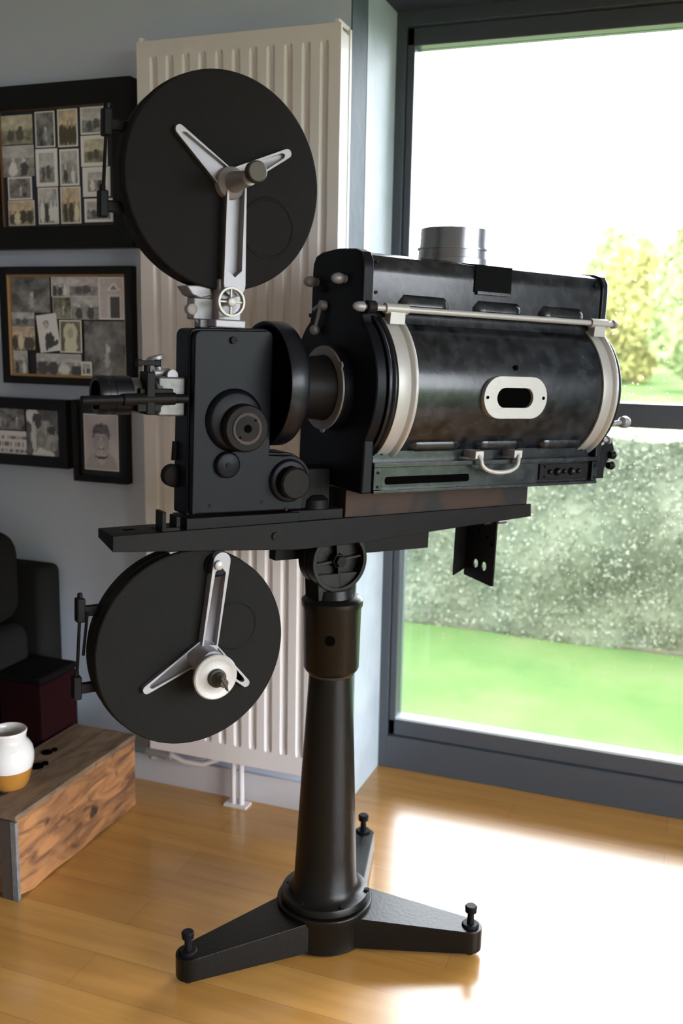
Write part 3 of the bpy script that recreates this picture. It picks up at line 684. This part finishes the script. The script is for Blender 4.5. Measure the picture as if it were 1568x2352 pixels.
bm = B(); lathe(bm, L(-.137, gz + .007, .055), AX_N, [(0, .033), (.022, .0325), (.026, .029)], 12); link('lower_knob', bm, M['knob_black'], gc, bev=.001)
bm = B(); cyl(bm, L(-.264, gz, .325), L(-.264, gz + .006, .325), .007, seg=14); link('oil_cap', bm, M['knob_black'], gc)
bm = B(); lathe(bm, L(-.350, -.034, .064), AX_N, [(0, .022), (.020, .022), (.022, .018)], 28); cyl(bm, L(-.350, -.02, .094), L(-.348, -.02, .13), .006, seg=10); link('side_knob', bm, M['knob_black'], gc)

# ---- shutter housing (round drum) and lamp cone
bm = B(); lathe(bm, L(-.176, 0, .244), AX_A, [(.004, .112), (.0, .116), (.0, .1205), (.003, .1215), (.034, .1215), (.039, .119), (.040, .05)], 72)
sh = head('shutter_housing', bm, M['enamel'], ang=50)
bm = B(); lathe(bm, L(-.1765, 0, .244), AX_A, [(.003, .02), (.0032, .1115)], 60); link('shutter_face', bm, M['black'], sh)
bm = B(); lathe(bm, L(-.134, 0, .238), AX_A, [(0, .056), (.02, .060), (.098, .066)], 48)
head('lamp_cone', bm, M['steel_black'], ang=60)

# ---- lens
bm = B(); LU = .217
lathe(bm, L(-.507, -.012, LU), AX_A, [(.002, .029), (0, .0335), (.006, .0355), (.018, .0355), (.019, .0345), (.030, .0345), (.031, .0355), (.062, .0355), (.064, .033)], 40)
ln_ = head('projection_lens', bm, M['enamel'], ang=30)
bm = B(); lathe(bm, L(-.5065, -.012, LU), AX_A, [(0.0, .026), (.0004, .026)], 32); link('front_element', bm, M['black'], ln_)
bm = B(); lathe(bm, L(-.443, -.012, LU), AX_A, [(0, .0325), (.028, .0325), (.029, .030), (.05, .030)], 40); link('lens_barrel', bm, M['lens_metal'], ln_, ang=30)
bm = B(); mbox(bm, -.398, -.345, -.045, .018, LU - .036, LU + .036); lathe(bm, L(-.402, -.012, LU), AX_A, [(0, .036), (.014, .036)], 32); link('lens_holder', bm, M['lens_metal'], ln_, bev=.004, seg=3)
bm = B(); cyl(bm, L(-.545, .030, .209), L(-.345, .030, .215), .0085, seg=20); cyl(bm, L(-.47, .030, .211), L(-.37, .030, .2145), .0115, seg=20)
mbox(bm, -.428, -.412, .0, .040, .185, .262); mbox(bm, -.445, -.40, -.02, .038, .190, .205); mbox(bm, -.438, -.374, -.02, .032, .220, .232)
link('lens_carriage', bm, M['steel_black'], ln_, bev=.002)
bm = B(); cyl(bm, L(-.421, .02, .262), L(-.421, .02, .276), .006, seg=12); mbox(bm, -.441, -.398, .013, .027, .273, .282); lathe(bm, L(-.437, .02, .271), AX_U, [(0, .006), (.013, .006)], 12); lathe(bm, L(-.401, .02, .271), AX_U, [(0, .006), (.013, .006)], 12); link('clamp_screw', bm, M['steel_black'], ln_, bev=.001)
bm = B(); cyl(bm, L(-.398, -.01, .258), L(-.366, -.01, .262), .007, seg=14); lathe(bm, L(-.385, -.012, .262), (-.3, .1, 1), [(0, .006), (.018, .007), (.021, .017), (.028, .017), (.030, .013)], 24); lathe(bm, L(-.368, 0, .256), AX_N, [(0, .011), (.012, .011)], 16); link('focus_knob', bm, M['silver'], ln_, bev=.001)

# ---- film magazines
def magazine(ca, cu, n0, n1, R_, m, ring, rr, hinge):
    bm = B()
    lathe(bm, L(ca, 0, cu), AX_N, [(n0, R_ - .010), (n0 + .002, R_ - .003), (n0 + .006, R_ - .001), (n1 - .030, R_ - .001), (n1 - .028, R_ + .0015), (n1 - .022, R_ + .0015), (n1 - .020, R_), (n1 - .003, R_), (n1 - .0008, R_ - .002), (n1, R_ - .006)], 120)
    g = head('upper_magazine' if cu > 0 else 'lower_magazine', bm, m, ang=30)
    bm = B(); k = 56; prof_r = [(rr - .004, 0), (rr - .0015, .0022), (rr + .0015, .0022), (rr + .004, 0)]
    rings = [[bm.verts.new(L(ring[0] + r * math.cos(2 * PI * j / k), n1 + t - .0002, ring[1] + r * math.sin(2 * PI * j / k))) for j in range(k)] for r, t in prof_r]
    for a, b in zip(rings, rings[1:]):
        for j in range(k): bm.faces.new((a[j], a[(j + 1) % k], b[(j + 1) % k], b[j]))
    link('embossed_ring', bm, m, g, ang=180)
    for hu in hinge:
        dx = math.sqrt(max(0, R_ ** 2 - (hu - cu) ** 2)); ea = ca - dx
        bm = B(); mbox(bm, ea - .034, ea + .012, -.026, -.012, hu - .010, hu + .010); mbox(bm, ea - .040, ea - .024, -.030, -.008, hu - .020, hu + .026)
        cyl(bm, L(ea - .032, -.019, hu + .02), L(ea - .032, -.019, hu + .036), .005, seg=10)
        link('hinge', bm, M['steel_black'], g, bev=.003)
    ha = [ca - math.sqrt(R_ ** 2 - (h - cu) ** 2) - .032 for h in hinge]
    bm = B(); cyl(bm, L(ha[0], -.019, hinge[0]), L(ha[1], -.019, hinge[1]), .003, seg=10); link('hinge_rod', bm, M['steel_black'], g)
    if cu < 0:
        bm = B(); cyl(bm, L(ha[0] + .012, -.012, hinge[0]), L(ha[0] + .004, -.012, cu), .003, seg=8); link('spring_rod', bm, M['knob_black'], g)
    return g
um = magazine(-.2765, .608, -.034, .030, .1925, M['crackle'], (-.190, .535), .0535, (.685, .548))
lm = magazine(-.3245, -.2685, -.034, .030, .1945, M['darkcrackle'], (-.237, -.232), .047, (-.185, -.335))

def channel_arm(bm, p0, p1, w0, w1, n0, n1, floor_t=.003, wall_t=.0035):
    """a cast arm with a raised rim: tray of depth n1-n0 between two (a,u) points"""
    p0 = Vector(p0); p1 = Vector(p1); d = (p1 - p0); ln = d.length; d.normalize(); q = Vector((-d.y, d.x))
    P = lambda s, t: p0 + d * s + q * t
    capo = [(ln + w1 * math.sin(t), -w1 * math.cos(t)) for t in [PI * k / 8 for k in range(0, 9)]]
    outer = [(0, -w0)] + capo + [(0, w0)]
    wi0, wi1 = w0 - wall_t, w1 - wall_t
    s1 = ln - w1 * 1.2
    wq = w0 + (w1 - w0) * (s1 / ln) - wall_t
    inner = [(0.012, -wi0), (s1, -max(.0015, wq * .75)), (s1 + wq * .7, 0), (s1, max(.0015, wq * .75)), (.012, wi0)]
    prism(bm, outer, lambda s, t: L(*(lambda v: (v.x, n0, v.y))(P(s, t))), lambda s, t: L(*(lambda v: (v.x, n0 + floor_t, v.y))(P(s, t))))
    o2 = [(x, y) for x, y in [tuple(P(*p)) for p in outer]]; i2 = [tuple(P(*p)) for p in inner]
    plate(bm, o2, [i2], L(0, n0 + floor_t, 0), AX_A, AX_U, AX_N, n1 - n0 - floor_t)
# upper spider
bm = B(); nz = .0305
channel_arm(bm, (-.2765, .608), (-.3735, .6835), .021, .0085, nz, nz + .012)
channel_arm(bm, (-.2765, .608), (-.160, .672), .020, .0085, nz, nz + .012)
channel_arm(bm, (-.266, .612), (-.266, .425), .019, .022, nz, nz + .022)
lathe(bm, L(-.272, nz, .606), AX_N, [(0, .030), (.014, .028), (.022, .019), (.060, .0145), (.085, .0135), (.086, .010)], 32)
sa = head('upper_support_arm', bm, M['silver'], bev=.001, ang=50)
bm = B(); cyl(bm, L(-.272, .114, .610), L(-.272, .135, .613), .0085, seg=18); link('spindle', bm, M['brass'], sa)
bm = B(); lathe(bm, L(-.272, .128, .613), AX_N, [(0, .012), (.003, .0185), (.017, .0185), (.019, .0165)], 28); ks = link('spindle_knob', bm, M['brass'], sa, bev=.0008)
# bracket on the gear case
bm = B(); mbox(bm, -.300, -.238, .002, .046, .347, .362); mbox(bm, -.292, -.246, .006, .040, .36, .435); mbox(bm, -.330, -.29, -.02, .014, .36, .40)
prism(bm, [(-.348, .420), (-.30, .424), (-.296, .405), (-.318, .398), (-.335, .404)], lambda a, u: L(a, -.03, u), lambda a, u: L(a, .02, u))
mbox(bm, -.315, -.292, -.02, .01, .345, .42)
br_ = head('magazine_bracket', bm, M['silver'], bev=.003, seg=3)
bm = B(); lathe(bm, L(-.333, .0, .378), AX_N, [(0, .010), (.016, .010), (.018, .007)], 18); cyl(bm, L(-.333, .008, .378), L(-.30, .008, .378), .004, seg=10); cyl(bm, L(-.330, .0, .372), L(-.310, .0, .350), .003, seg=8); link('bracket_screw', bm, M['valve'], br_)
bm = B()
wc = L(-.279, .062, .3935)
ring_lathe(bm, wc, AX_N, .0225, .0272, -.003, .008)
for k in range(4):
    a = k * PI / 2; d = L(math.cos(a), 0, math.sin(a)); e = L(-math.sin(a), 0, math.cos(a))
    prism(bm, [(.005, -.0018), (.024, -.0018), (.024, .0018), (.005, .0018)], lambda s, t: wc + d * s + e * t, lambda s, t: wc + d * s + e * t + AX_N * .005)
lathe(bm, wc, AX_N, [(-.018, .006), (-.004, .0085), (.010, .0085), (.011, .006)], 20)
link('hand_wheel', bm, M['offwhite'], br_, bev=.0008)
# lower spider
bm = B()
channel_arm(bm, (-.300, -.272), (-.277, -.095), .017, .018, nz, nz + .020)
channel_arm(bm, (-.300, -.268), (-.4225, -.335), .022, .0085, nz, nz + .012)
channel_arm(bm, (-.300, -.272), (-.215, -.352), .020, .0085, nz, nz + .012)
lathe(bm, L(-.308, nz, -.285), AX_N, [(0, .032), (.02, .026), (.055, .024)], 32)
sl = head('lower_support_arm', bm, M['silver'], bev=.001, ang=50)
pc = L(-.307, .088, -.3085)
bm = B(); lathe(bm, pc, AX_N, [(0, .038), (.001, .0435), (.005, .0445), (.010, .0445), (.012, .042), (.011, .034), (.010, .030), (.012, .022)], 56); link('takeup_pulley', bm, M['offwhite'], sl, ang=40)
bm = B(); lathe(bm, pc + L(.0, 0, 0), AX_N, [(.010, .018), (.020, .018), (.022, .014), (.030, .013), (.034, .009), (.050, .0085)], 24)
prism(bm, [(-.014, -.004), (.014, -.004), (.010, .006), (-.010, .006)], lambda s, t: pc + L(s * .6, .038 + 0, -s + t), lambda s, t: pc + L(s * .6, .052, -s + t))
link('wing_nut', bm, M['brass'], sl, bev=.001)
bm = B(); lathe(bm, L(-.282, -.01, -.105), AX_N, [(0, .024), (.045, .024), (.048, .021), (.055, .021), (.06, .017)], 36); rl = head('film_roller', bm, M['enamel_flat'])
bm = B(); lathe(bm, L(-.286, .05, -.101), AX_N, [(0, .009), (.008, .009), (.010, .006)], 20); link('roller_cap', bm, M['offwhite'], rl)
bm = B(); prism(bm, [(-.375, -.075), (-.315, -.078), (-.312, -.092), (-.335, -.096), (-.345, -.105), (-.365, -.092)], lambda a, u: L(a, -.02, u), lambda a, u: L(a, .02, u)); lathe(bm, L(-.306, -.02, -.10), AX_N, [(0, .020), (.045, .020)], 24); head('lower_bracket', bm, M['silver'], bev=.002)

# ---- lamp house
CU, RL = .245, .165
def lh_outline(R_, hw, top, bw, bot, fil=.02):
    """outline in (n,u) of the lamp house section: narrow box, big drum, foot"""
    n = []
    a_top = math.acos(min(1, (hw + fil) / R_)); half = []
    half += [(0, top + .004), (hw - .035, top), (hw - .012, top - .007), (hw - .002, top - .022), (hw, top - .04)]
    u_j = CU + R_ * math.sin(a_top)
    half += [(hw, u_j + fil * 1.3), (hw + fil * .25, u_j + fil * .6)]
    a0 = a_top; a1 = -math.acos(min(1, bw / R_)) if bw < R_ else -.6
    for k in range(0, 25):
        t = a0 + (a1 - a0) * k / 24; half.append((R_ * math.cos(t), CU + R_ * math.sin(t)))
    half += [(bw, bot)]
    left = [(-x, y) for x, y in half[1:]][::-1]
    return half + left
bm = B(); o = lh_outline(RL - .003, .093, .508, .10, .07); prism(bm, o, lambda n, u: L(.010, n, u), lambda n, u: L(.632, n, u))
lh = head('lamp_house', bm, M['worn_enamel'], ang=28)
bm = B(); o = lh_outline(RL, .0985, .5125, .128, .036); prism(bm, o, lambda n, u: L(-.017, n, u), lambda n, u: L(.0095, n, u)); link('front_plate', bm, M['enamel_flat'], lh, bev=.005, seg=4, ang=28)
bm = B(); o = lh_outline(RL, .098, .512, .12, .06); prism(bm, o, lambda n, u: L(.6325, n, u), lambda n, u: L(.652, n, u)); link('rear_plate', bm, M['enamel'], lh, bev=.004, ang=28)
def arcsweep(bm, a_prof, th0, th1, n=40):
    """cross-section list of (A, radius) swept round the drum from angle th0 to th1 (0 = near side)"""
    rows = []
    for k in range(n + 1):
        t = th0 + (th1 - th0) * k / n
        rows.append([bm.verts.new(L(a, r * math.cos(t), CU + r * math.sin(t))) for a, r in a_prof])
    m_ = len(a_prof)
    for x, y in zip(rows, rows[1:]):
        for i in range(m_): bm.faces.new((x[i], x[(i + 1) % m_], y[(i + 1) % m_], y[i]))
    bm.faces.new(rows[0]); bm.faces.new(rows[-1][::-1])
bm = B(); arcsweep(bm, [(.0098, .158), (.0098, .169), (.014, .171), (.018, .169), (.021, .165), (.024, .169), (.028, .169), (.030, .158)], math.radians(56), math.radians(-64)); link('ring_flange', bm, M['enamel'], lh, ang=60)
st = []
for a0_, a1_, dirn in ((.034, .078, 1), (.592, .634, 1)):
    bm = B()
    arcsweep(bm, [(a0_, .1625), (a0_, .1665), (a0_ + .003, .167), (a1_ - .017, .167), (a1_ - .014, .1655), (a1_ - .011, .168), (a1_ - .008, .1725), (a1_ - .004, .1735), (a1_, .1715), (a1_ + .001, .1625)], math.radians(58), math.radians(-57))
    s_ = link('door_strap', bm, M['offwhite'], lh, ang=50)
    bm = B()
    for th in (52, -53):
        t = math.radians(th); d = L(0, math.cos(t), math.sin(t)); p = L(a0_ + .012, 0, CU); cyl(bm, p + d * .1665, p + d * .1685, .0028, seg=8)
    links('strap_screw', bm, M['knob_black'], s_)
    # collar that ties the strap to the hinge rod
    bm = B(); rn, ru = .112, .400
    cyl(bm, L(a0_ - .006, rn, ru), L(a1_ + .004, rn, ru), .0105, seg=20)
    prism(bm, [(a0_ + .004, 0), (a1_ - .004, 0), (a1_ - .004, .03), (a0_ + .004, .03)], lambda a, s: L(a, rn - .012 - s * .1, ru - s), lambda a, s: L(a, rn + .008 - s * .05 , ru - s))
    link('strap_collar', bm, M['offwhite'], s_, bev=.001)
bm = B(); cyl(bm, L(-.012, .112, .400), L(.655, .112, .400), .0062, seg=20); rd = link('hinge_rod', bm, M['offwhite'], lh)
bm = B(); lathe(bm, L(-.012, .112, .400), -AX_A, [(0, .004), (.006, .005), (.010, .010), (.022, .0095), (.030, .006), (.033, .002)], 20); link('rod_end_knob', bm, M['silver'], rd)
bm = B(); lathe(bm, L(.655, .112, .400), AX_A, [(0, .006), (.004, .010), (.012, .009), (.016, .004)], 20); link('rod_end_knob', bm, M['silver'], rd)
bm = B(); cyl(bm, L(-.014, .112, .400), L(.004, .112, .400), .0125, seg=20); link('rod_bush', bm, M['knob_black'], rd)

def louvre(name, a0_, a1_, p, up, out, h=.022, d=.013, parent=lh, m=None):
    """half-hood: open below, tapering into the sheet above"""
    bm = B(); up = Vector(up).normalized(); out = Vector(out).normalized(); p = Vector(p)
    rows = []; n = 10
    for k in range(n + 1):
        s = k / n; a = a0_ + (a1_ - a0_) * s; e = min(1, min(s, 1 - s) / .11); e = math.sqrt(max(0, 1 - (1 - e) ** 2))
        prof_ = [(0, d), (h * .45, d * .95), (h * .8, d * .6), (h, 0), (h * .7, d * .3), (0, d - .003)]
        if e < .05: e = .05
        rows.append([bm.verts.new(p + AX_A * a + up * (u_ * (.35 + .65 * e)) + out * (max(-.001, o_ * e))) for u_, o_ in prof_])
    for x, y in zip(rows, rows[1:]):
        for i in range(6): bm.faces.new((x[i], x[(i + 1) % 6], y[(i + 1) % 6], y[i]))
    bm.faces.new(rows[0]); bm.faces.new(rows[-1][::-1])
    return link(name, bm, m or M['worn_enamel'], parent, ang=70)
for a0_, a1_ in ((.072, .198), (.262, .396), (.446, .582)): louvre('louvre', a0_, a1_, L(0, .0928, .408), AX_U, AX_N)
t = math.radians(-48); pn = L(0, (RL - .0035) * math.cos(t), CU + (RL - .0035) * math.sin(t))
for a0_, a1_ in ((.105, .235), (.280, .408), (.458, .588)): louvre('louvre', a0_, a1_, pn, L(0, -math.sin(t), math.cos(t)), L(0, math.cos(t), math.sin(t)), h=.018, d=.010)
bm = B(); mbox(bm, .262, .362, .093, .0962, .447, .503); pl_ = link('vent_cover', bm, M['patch'], lh, bev=.001)
bm = B(); mbox(bm, .268, .357, .0962, .099, .443, .449); link('cover_lip', bm, M['worn_enamel'], pl_)
# inspection port
def stadium(ca, cu, hl, r, pw=0, n=14):
    out = []
    for k in range(n + 1):
        t = -PI / 2 + PI * k / n; x = hl + r * math.cos(t); y = r * math.sin(t)
        if pw: x = hl + (r + pw) * math.cos(t) ** 1.0 if abs(t) < .9 else hl + (r + pw * max(0, (PI / 2 - abs(t)) / .67)) * math.cos(t)
        out.append((ca + x, cu + y))
    for k in range(n + 1):
        t = PI / 2 + PI * k / n; x = -hl + r * math.cos(t); y = r * math.sin(t)
        out.append((ca + x, cu + y))
    return out
bm = B(); plate(bm, stadium(.3315, .233, .043, .044), [stadium(.3295, .2325, .029, .0205)], L(0, .1565, 0), AX_A, AX_U, AX_N, .0145)
pt = link('port_ring', bm, M['offwhite'], lh, bev=.002)
bm = B(); prism(bm, stadium(.3295, .2325, .030, .0215), lambda a, u: L(a, .150, u), lambda a, u: L(a, .1634, u)); link('port_dark_liner', bm, M['black'], pt, smooth=False)  # black liner paints the dark interior; the body behind is uncut
bm = B()
for a in (.2535, .4075): cyl(bm, L(a, .170, .233), L(a, .1722, .233), .0036, seg=12)
links('port_screw', bm, M['black'], pt)
bm = B(); cyl(bm, L(.337, .148, .294), L(.337, .1578, .295), .0055, seg=12); link('peg_hole', bm, M['black'], lh)
# door handle
bm = B()
pth = [L(.268, .100, .112), L(.268, .140, .106)] + [L(.323 - .052 * math.cos(PI * k / 12), .143 + .006 * math.sin(PI * k / 12), .101 - .028 * math.sin(PI * k / 12) ** .7) for k in range(0, 13)] + [L(.378, .140, .106), L(.378, .100, .112)]
tube(bm, pth, .0048, 10)
for a in (.258, .366): mbox(bm, a, a + .022, .095, .140, .102, .118)
link('door_handle', bm, M['offwhite'], lh, bev=.001)
# front plate fittings
bm = B(); lathe(bm, L(-.0172, 0, .238), -AX_A, [(0, .087), (.018, .0865), (.021, .084)], 56); cone_b = link('cone_boss', bm, M['enamel'], lh)
bm = B(); ring_lathe(bm, L(-.038, 0, .238), -AX_A, .0665, .0845, 0, .004, 56)
for k in range(3): 
    t = math.radians(35 + 120 * k); cyl(bm, L(-.038, .083 * math.cos(t), .238 + .083 * math.sin(t)), L(-.042, .083 * math.cos(t), .238 + .083 * math.sin(t)), .008, seg=12)
link('retaining_ring', bm, M['silver'], lh)
for n_, u_ in ((-.074, .452), (.036, .455)):
    bm = B(); cyl(bm, L(-.017, n_, u_), L(-.023, n_, u_), .008, seg=16); lathe(bm, L(-.022, n_, u_), -AX_A, [(0, .005), (.004, .0095), (.012, .0115), (.022, .009), (.027, .004), (.028, .001)], 20); link('front_knob', bm, M['silver'], lh)
bm = B(); cyl(bm, L(-.017, -.046, .436), L(-.024, -.046, .436), .0065, seg=6); link('hex_screw', bm, M['knob_black'], lh)
bm = B(); lathe(bm, L(-.017, -.040, .404), -AX_A, [(0, .010), (.012, .010), (.014, .007)], 20); cyl(bm, L(-.027, -.040, .404), L(-.030, -.056, .358), .0045, .0035, seg=12); ball(bm, L(-.030, -.057, .354), .0105); cyl(bm, L(-.024, -.052, .404), L(-.030, -.066, .395), .004, seg=10)
link('damper_lever', bm, M['silver'], lh, ang=60)
bm = B(); lathe(bm, L(-.012, -.095, .385), -AX_N, [(0, .005), (.012, .005)], 12); link('side_screw', bm, M['knob_black'], lh)
bm = B()
for a, u in ((.018, .49), (.018, .43), (.615, .485), (.615, .40)): cyl(bm, L(a, .0925, u), L(a, .0950, u), .0035, seg=8)
links('box_screw', bm, M['knob_black'], lh)
# chimney
bm = B(); lathe(bm, L(.278, 0, .505), AX_U, [(0, .081), (.012, .081), (.013, .078), (.030, .077), (.0305, .080), (.034, .080), (.0345, .075), (.074, .0745), (.0745, .073), (.074, .0715), (.01, .0715)], 64, cap=False)
link('chimney_collar', bm, M['bright'], lh, ang=25)
bm = B(); lathe(bm, L(.278, 0, .5075), AX_U, [(0, .0712), (.002, .0712)], 48); link('chimney_opening', bm, M['black'], lh)
# lower chassis
bm = B(); mbox(bm, .010, .632, -.128, .118, .036, .098); mbox(bm, .010, .632, .118, .130, .088, .098); mbox(bm, .010, .632, .118, .132, .036, .043)
mbox(bm, .010, .030, .118, .130, .043, .088); mbox(bm, .615, .632, .118, .130, .043, .088)
ch = head('chassis', bm, M['worn_enamel'], bev=.0015)
bm = B(); prism(bm, rounded([(.045, .052), (.262, .052), (.262, .068), (.045, .068)], [.007] * 4), lambda a, u: L(a, .117, u), lambda a, u: L(a, .1186, u)); links('slot', bm, M['black'], ch)
bm = B(); mbox(bm, .46, .61, .118, .1225, .048, .084); link('cover_plate', bm, M['steel_black'], ch, bev=.001)
bm = B()
for k in range(5): ball(bm, L(.49 + .022 * k, .124, .066), .006 + .003 * (k % 2))
link('latch', bm, M['enamel'], ch)
bm = B()
for a, u in ((.020, .078), (.020, .050), (.624, .078), (.624, .05), (.475, .078), (.475, .055)): cyl(bm, L(a, .1235 if .03 < a < .6 else .1295, u), L(a, .126 if .03 < a < .6 else .132, u), .003, seg=8)
links('chassis_screw', bm, M['knob_black'], ch)
# rear controls
bm = B(); mbox(bm, .634, .668, .02, .118, .045, .115); prism(bm, [(.653, .12), (.69, .135), (.70, .11), (.68, .085), (.668, .06), (.653, .06)], lambda a, u: L(a, .06, u), lambda a, u: L(a, .115, u)); rc = head('rear_terminal', bm, M['steel_black'], bev=.002)
bm = B()
for u_, n_ in ((.10, .118), (.075, .116)): lathe(bm, L(.680, n_, u_), AX_A, [(0, .008), (.012, .011), (.018, .008)], 14)
links('terminal_knob', bm, M['knob_black'], rc)
bm = B(); cyl(bm, L(.652, .125, .170), L(.705, .125, .178), .006, seg=14); lathe(bm, L(.700, .125, .1775), AX_A, [(0, .008), (.004, .013), (.016, .0145), (.022, .012)], 22); link('adjusting_knob', bm, M['silver'], rc)
bm = B(); lathe(bm, L(.655, .115, .135), AX_A, [(0, .006), (.014, .006), (.016, .010), (.026, .009)], 16); link('small_knob', bm, M['silver'], rc)
